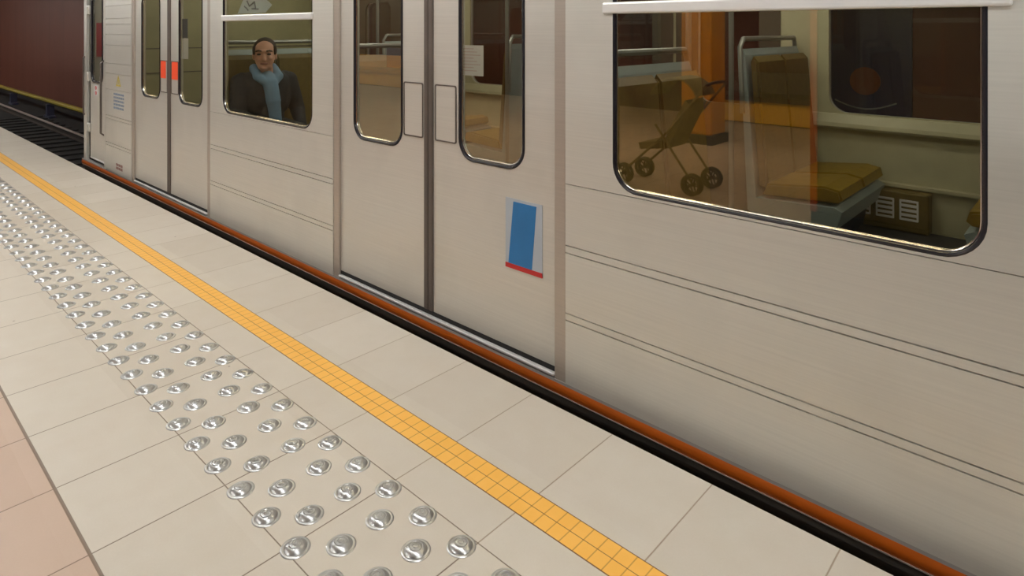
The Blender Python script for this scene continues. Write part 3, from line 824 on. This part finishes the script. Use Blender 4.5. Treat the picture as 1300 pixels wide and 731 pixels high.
for s in (-1, 1):
    cap(bm, W(.0, s * .10, .685), W(.46, s * .13, .672), .102, .074, 8); cap(bm, W(.46, s * .13, .665), W(.44, s * .13, .26), .072, .062, 8)
fuse('trousers', bm, M_TROU, per, .01, 4)
for s in (-1, 1):
    bm = bmesh.new(); cap(bm, W(.42, s * .13, .175), W(.60, s * .145, .16), .052, .040, 6)
    fuse('shoe', bm, M_SHOE, per, .008, 4)
bm = bmesh.new()
ell(bm, H(-.034, 0, .054), (.088, .083, .086), HR); ell(bm, H(-.052, 0, .0), (.066, .080, .075), HR)
for s in (-1, 1): ell(bm, H(.014, s * .072, .040), (.030, .012, .038), HR)
hair = fuse('hair', bm, M_HAIR, per, .006, 2)
for s in (-1, 1):
    bm = bmesh.new(); ell(bm, H(.0865, s * .034, .012), (.010, .015, .008), HR); link_mesh('eye', bm, M_SHOE, body, smooth='all')
    bm = bmesh.new(); tube(bm, [H(.098, s * .016, .036), H(.098, s * .036, .041), H(.086, s * .055, .034)], .0055, 6); link_mesh('eyebrow', bm, M_HAIR, body, smooth='all')
bm = bmesh.new(); tube(bm, [H(.090, -.024, -.059), H(.0985, 0, -.060), H(.090, .024, -.059)], .0055, 6); link_mesh('lips', bm, mat('lips', (158, 98, 88), .5), body, smooth='all')

# ------------------------------------------------------------------ what stands on the platform behind (mirrored in the panes)
M_OPIL = mat('orange_pillar_enamel', (220, 142, 24), .35, 0, .06, 3)
for i, (x, y) in enumerate(((-4.1, -3.85), (-9.5, -3.85), (1.3, -3.85))):
    t = thing('station_pillar', ('orange square pillar mirrored in the large train window', 'orange square pillar farther along the platform', 'orange square pillar beside the near end of the platform')[i], 'pillar', (x, y, 0), 'orange pillars along the platform')
    box_obj('pillar_shaft', M_OPIL, t, x - .22, x + .22, y - .22, y + .22, .12, 3.5, .03)
    box_obj('pillar_foot', mat('pillar_foot_dark', (60, 40, 30), .5), t, x - .25, x + .25, y - .25, y + .25, 0, .12, .01)
M_OBENCH = mat('ochre_bench_enamel', (236, 176, 44), .4, 0, .05, 3)
for i, (x, hw_) in enumerate(((-15.6, 2.2), (-3.4, 1.5))):
    t = thing('platform_bench', ('ochre boxed bench at the far end of the wall', 'ochre boxed bench nearest the viewer along the wall')[i], 'bench', (x, -6.2, 0), 'ochre benches along the platform wall')
    bm = bmesh.new(); extrude_x(bm, [(-6.58, 0.02), (-5.95, 0.02), (-6.0, .40), (-5.95, .36), (-6.58, .36)], x - hw_, x + hw_)
    link_mesh('bench_body', bm, M_OBENCH, t)
    bm = bmesh.new(); extrude_x(bm, [(-6.58, .36), (-5.94, .36), (-5.92, .44), (-6.38, .47), (-6.48, .80), (-6.58, .80)], x - hw_, x + hw_)
    link_mesh('bench_seat', bm, (M_OBENCH, mat('dark_maroon_seat', (60, 34, 34), .5))[i], t)
    box_obj('bench_plinth', M_BLACK, t, x - hw_ + .05, x + hw_ - .05, -6.55, -6.02, 0, .02)
for i, x in enumerate((-19.0, -13.0, -7.4, -2.2)):
    t = thing('poster_frame', 'framed advertising panel on the platform wall, ' + ('farthest along', 'third from the near end', 'second from the near end', 'nearest')[i], 'poster', (x, -6.57, .95), 'advertising panels on the platform wall')
    bm = bmesh.new(); plate(bm, rrect(x - 1.1, x + 1.1, .95, 2.5, 0), [rrect(x - 1.03, x + 1.03, 1.02, 2.43, 0)], -6.598, -6.55); link_mesh('frame', bm, M_CHROME, t)
    bm = bmesh.new(); box(bm, x - 1.03, x + 1.03, -6.598, -6.575, 1.02, 2.43); link_mesh('poster_sheet', bm, mat('poster_sheet_%d' % (i % 2), ((52, 46, 56), (176, 168, 140))[i % 2], .4, 0, .5, 2.5, (1, 1, 3)), t)
# poster on the wall across the track
t = thing('wall_poster', 'blue poster with an orange disc on the wall beyond the far train window', 'poster', (-1.5, 5.69, .9))
bm = bmesh.new(); box(bm, -1.78, -1.12, 5.67, 5.698, .80, 1.75); link_mesh('poster_sheet', bm, mat('deep_blue_poster', (40, 46, 96), .4), t)
bm = bmesh.new(); plate(bm, [(-1.44 + .11 * math.cos(2 * PI * i / 24), 1.12 + .11 * math.sin(2 * PI * i / 24)) for i in range(24)], [], 5.664, 5.67); link_mesh('poster_disc', bm, mat('rust_disc', (150, 78, 44), .5), t)
tube_obj('poster_arc', M_PALEBL, t, [(-1.66 + .44 * i / 8, 5.667, .96 - .06 * math.sin(PI * i / 8)) for i in range(9)], .006, 6)

# dark unseen boxes added on the platform to darken what the panes mirror
M_SLATE = mat('slate_cladding', (46, 42, 38), .5, 0, .12, 2)
M_REDTRIM = mat('red_orange_trim', (176, 78, 40), .45)
for i, (x0, x1, y0, y1) in enumerate(((-1.73, 3.6, -2.6, -.95), (-25.0, -9.0, -1.6, -.75))):
    t = thing('reflection_darkener', ('dark slate box with red corner post beside the pushchair, added to darken reflections', 'long dark slate box far along the platform, added to darken reflections')[i], 'added dark box', ((x0 + x1) / 2, (y0 + y1) / 2, 0), 'dark boxes added on the platform to darken reflections')
    box_obj('darkener_wall', M_SLATE, t, x0, x1, y0, y1, .10, 2.35, .01)
    box_obj('darkener_plinth', M_BLACK, t, x0 - .02, x1 + .02, y0 - .02, y1 + .02, 0, .10, .005)
    box_obj('darkener_cap', M_JAMB, t, x0 - .04, x1 + .04, y0 - .04, y1 + .04, 2.35, 2.42, .01)
    for xx in ((x0, x1) if i == 0 else ()): box_obj('corner_trim', M_REDTRIM, t, xx - .025, xx + .025, y1 - .025, y1 + .025, .10, 2.35, .005)
# pushchair
px, py = -3.2, -1.28
pc = thing('pushchair', 'folding pushchair on the platform, mirrored faintly in the large train window', 'pushchair', (px, py, 0))
M_PCF = mat('pushchair_tube', (136, 114, 78), .5, .3); M_PCC = mat('pushchair_cloth', (126, 104, 66), .8, 0, .15)
for sy in (-.2, .2):
    tube_obj('side_frame', M_PCF, pc, [(px - .38, py + sy, .12), (px + .10, py + sy, .55), (px + .50, py + sy, 1.02)], .012, 8)
    tube_obj('rear_leg', M_PCF, pc, [(px + .36, py + sy, .12), (px - .02, py + sy, .62)], .012, 8)
    for xw in (-.38, .36):
        for dy in (-.03, .03):
            bm = bmesh.new()
            tube(bm, [(px + xw + .085 * math.cos(2 * PI * i / 20), py + sy + dy, .102 + .085 * math.sin(2 * PI * i / 20)) for i in range(20)], .016, 8, True)
            for a in range(5): tube(bm, [(px + xw, py + sy + dy, .102), (px + xw + .08 * math.cos(2 * PI * a / 5), py + sy + dy, .102 + .08 * math.sin(2 * PI * a / 5))], .007, 6)
            tube(bm, [(px + xw, py + sy + dy - .02, .102), (px + xw, py + sy + dy + .02, .102)], .016, 8)
            link_mesh('wheel', bm, mat('pushchair_wheel', (98, 80, 54), .6), pc, smooth=True)
tube_obj('push_handle', M_RUBBER, pc, [(px + .50, py - .2, 1.02), (px + .52, py - .1, 1.04), (px + .52, py + .1, 1.04), (px + .50, py + .2, 1.02)], .016, 8)
bm = bmesh.new(); extrude_y(bm, [(px - .22, .42), (px - .20, .36), (px + .10, .40), (px + .32, .84), (px + .28, .87), (px + .06, .47)], py - .18, py + .18); link_mesh('cloth_seat', bm, M_PCC, pc)
bm = bmesh.new()
arc_o = [(px + .16 + .26 * math.cos(a), .82 + .26 * math.sin(a)) for a in [PI * (.12 + .78 * i / 10) for i in range(11)]]
arc_i = [(px + .16 + .245 * math.cos(a), .82 + .245 * math.sin(a)) for a in [PI * (.12 + .78 * i / 10) for i in range(11)]]
extrude_y(bm, arc_o + arc_i[::-1], py - .19, py + .19); link_mesh('canopy', bm, M_PCC, pc)

# ------------------------------------------------------------------ lamps
M_TUBE = mat('lamp_diffuser', (255, 252, 244), .5, emit=(250, 250, 246), emit_s=14.0)
M_LBODY = mat('lamp_housing', (210, 208, 200), .5)
n = 0
for row, (y, z) in enumerate(((1.0, 3.25), (-3.0, 3.25))):
    for i in range(18):
        x = 4.6 - 2.6 * i
        t = thing('ceiling_light', 'fluorescent light, %s from the near end of the row over %s' % (ordinal(i + 1), ('the platform edge', 'the benches')[row]), 'ceiling light', (x, y, z), 'fluorescent ceiling lights')
        box_obj('housing', M_LBODY, t, x - 1.0, x + 1.0, y - .12, y + .12, z, z + .10, .01)
        box_obj('diffuser', M_TUBE, t, x - .97, x + .97, y - .10, y + .10, z - .03, z - .001, .008)
        for dx in (-.7, .7): tube_obj('hanger', M_LBODY, t, [(x + dx, y, z + .10), (x + dx, y, 3.5)], .01, 6)

w = bpy.data.worlds.new('tunnel_air'); SC.world = w; w.use_nodes = True
w.node_tree.nodes['Background'].inputs[0].default_value = (.02, .02, .022, 1)
w.node_tree.nodes['Background'].inputs[1].default_value = 1.0

SC.view_settings.view_transform = 'Standard'; SC.view_settings.look = 'None'
SC.view_settings.gamma = 1.0; SC.view_settings.use_curve_mapping = False
SC.view_settings.exposure = 0.82
SC.cycles.use_denoising = True
SC.cycles.max_bounces = 10; SC.cycles.transparent_max_bounces = 16; SC.cycles.diffuse_bounces = 5; SC.cycles.glossy_bounces = 5
SC.cycles.sample_clamp_indirect = 6.0
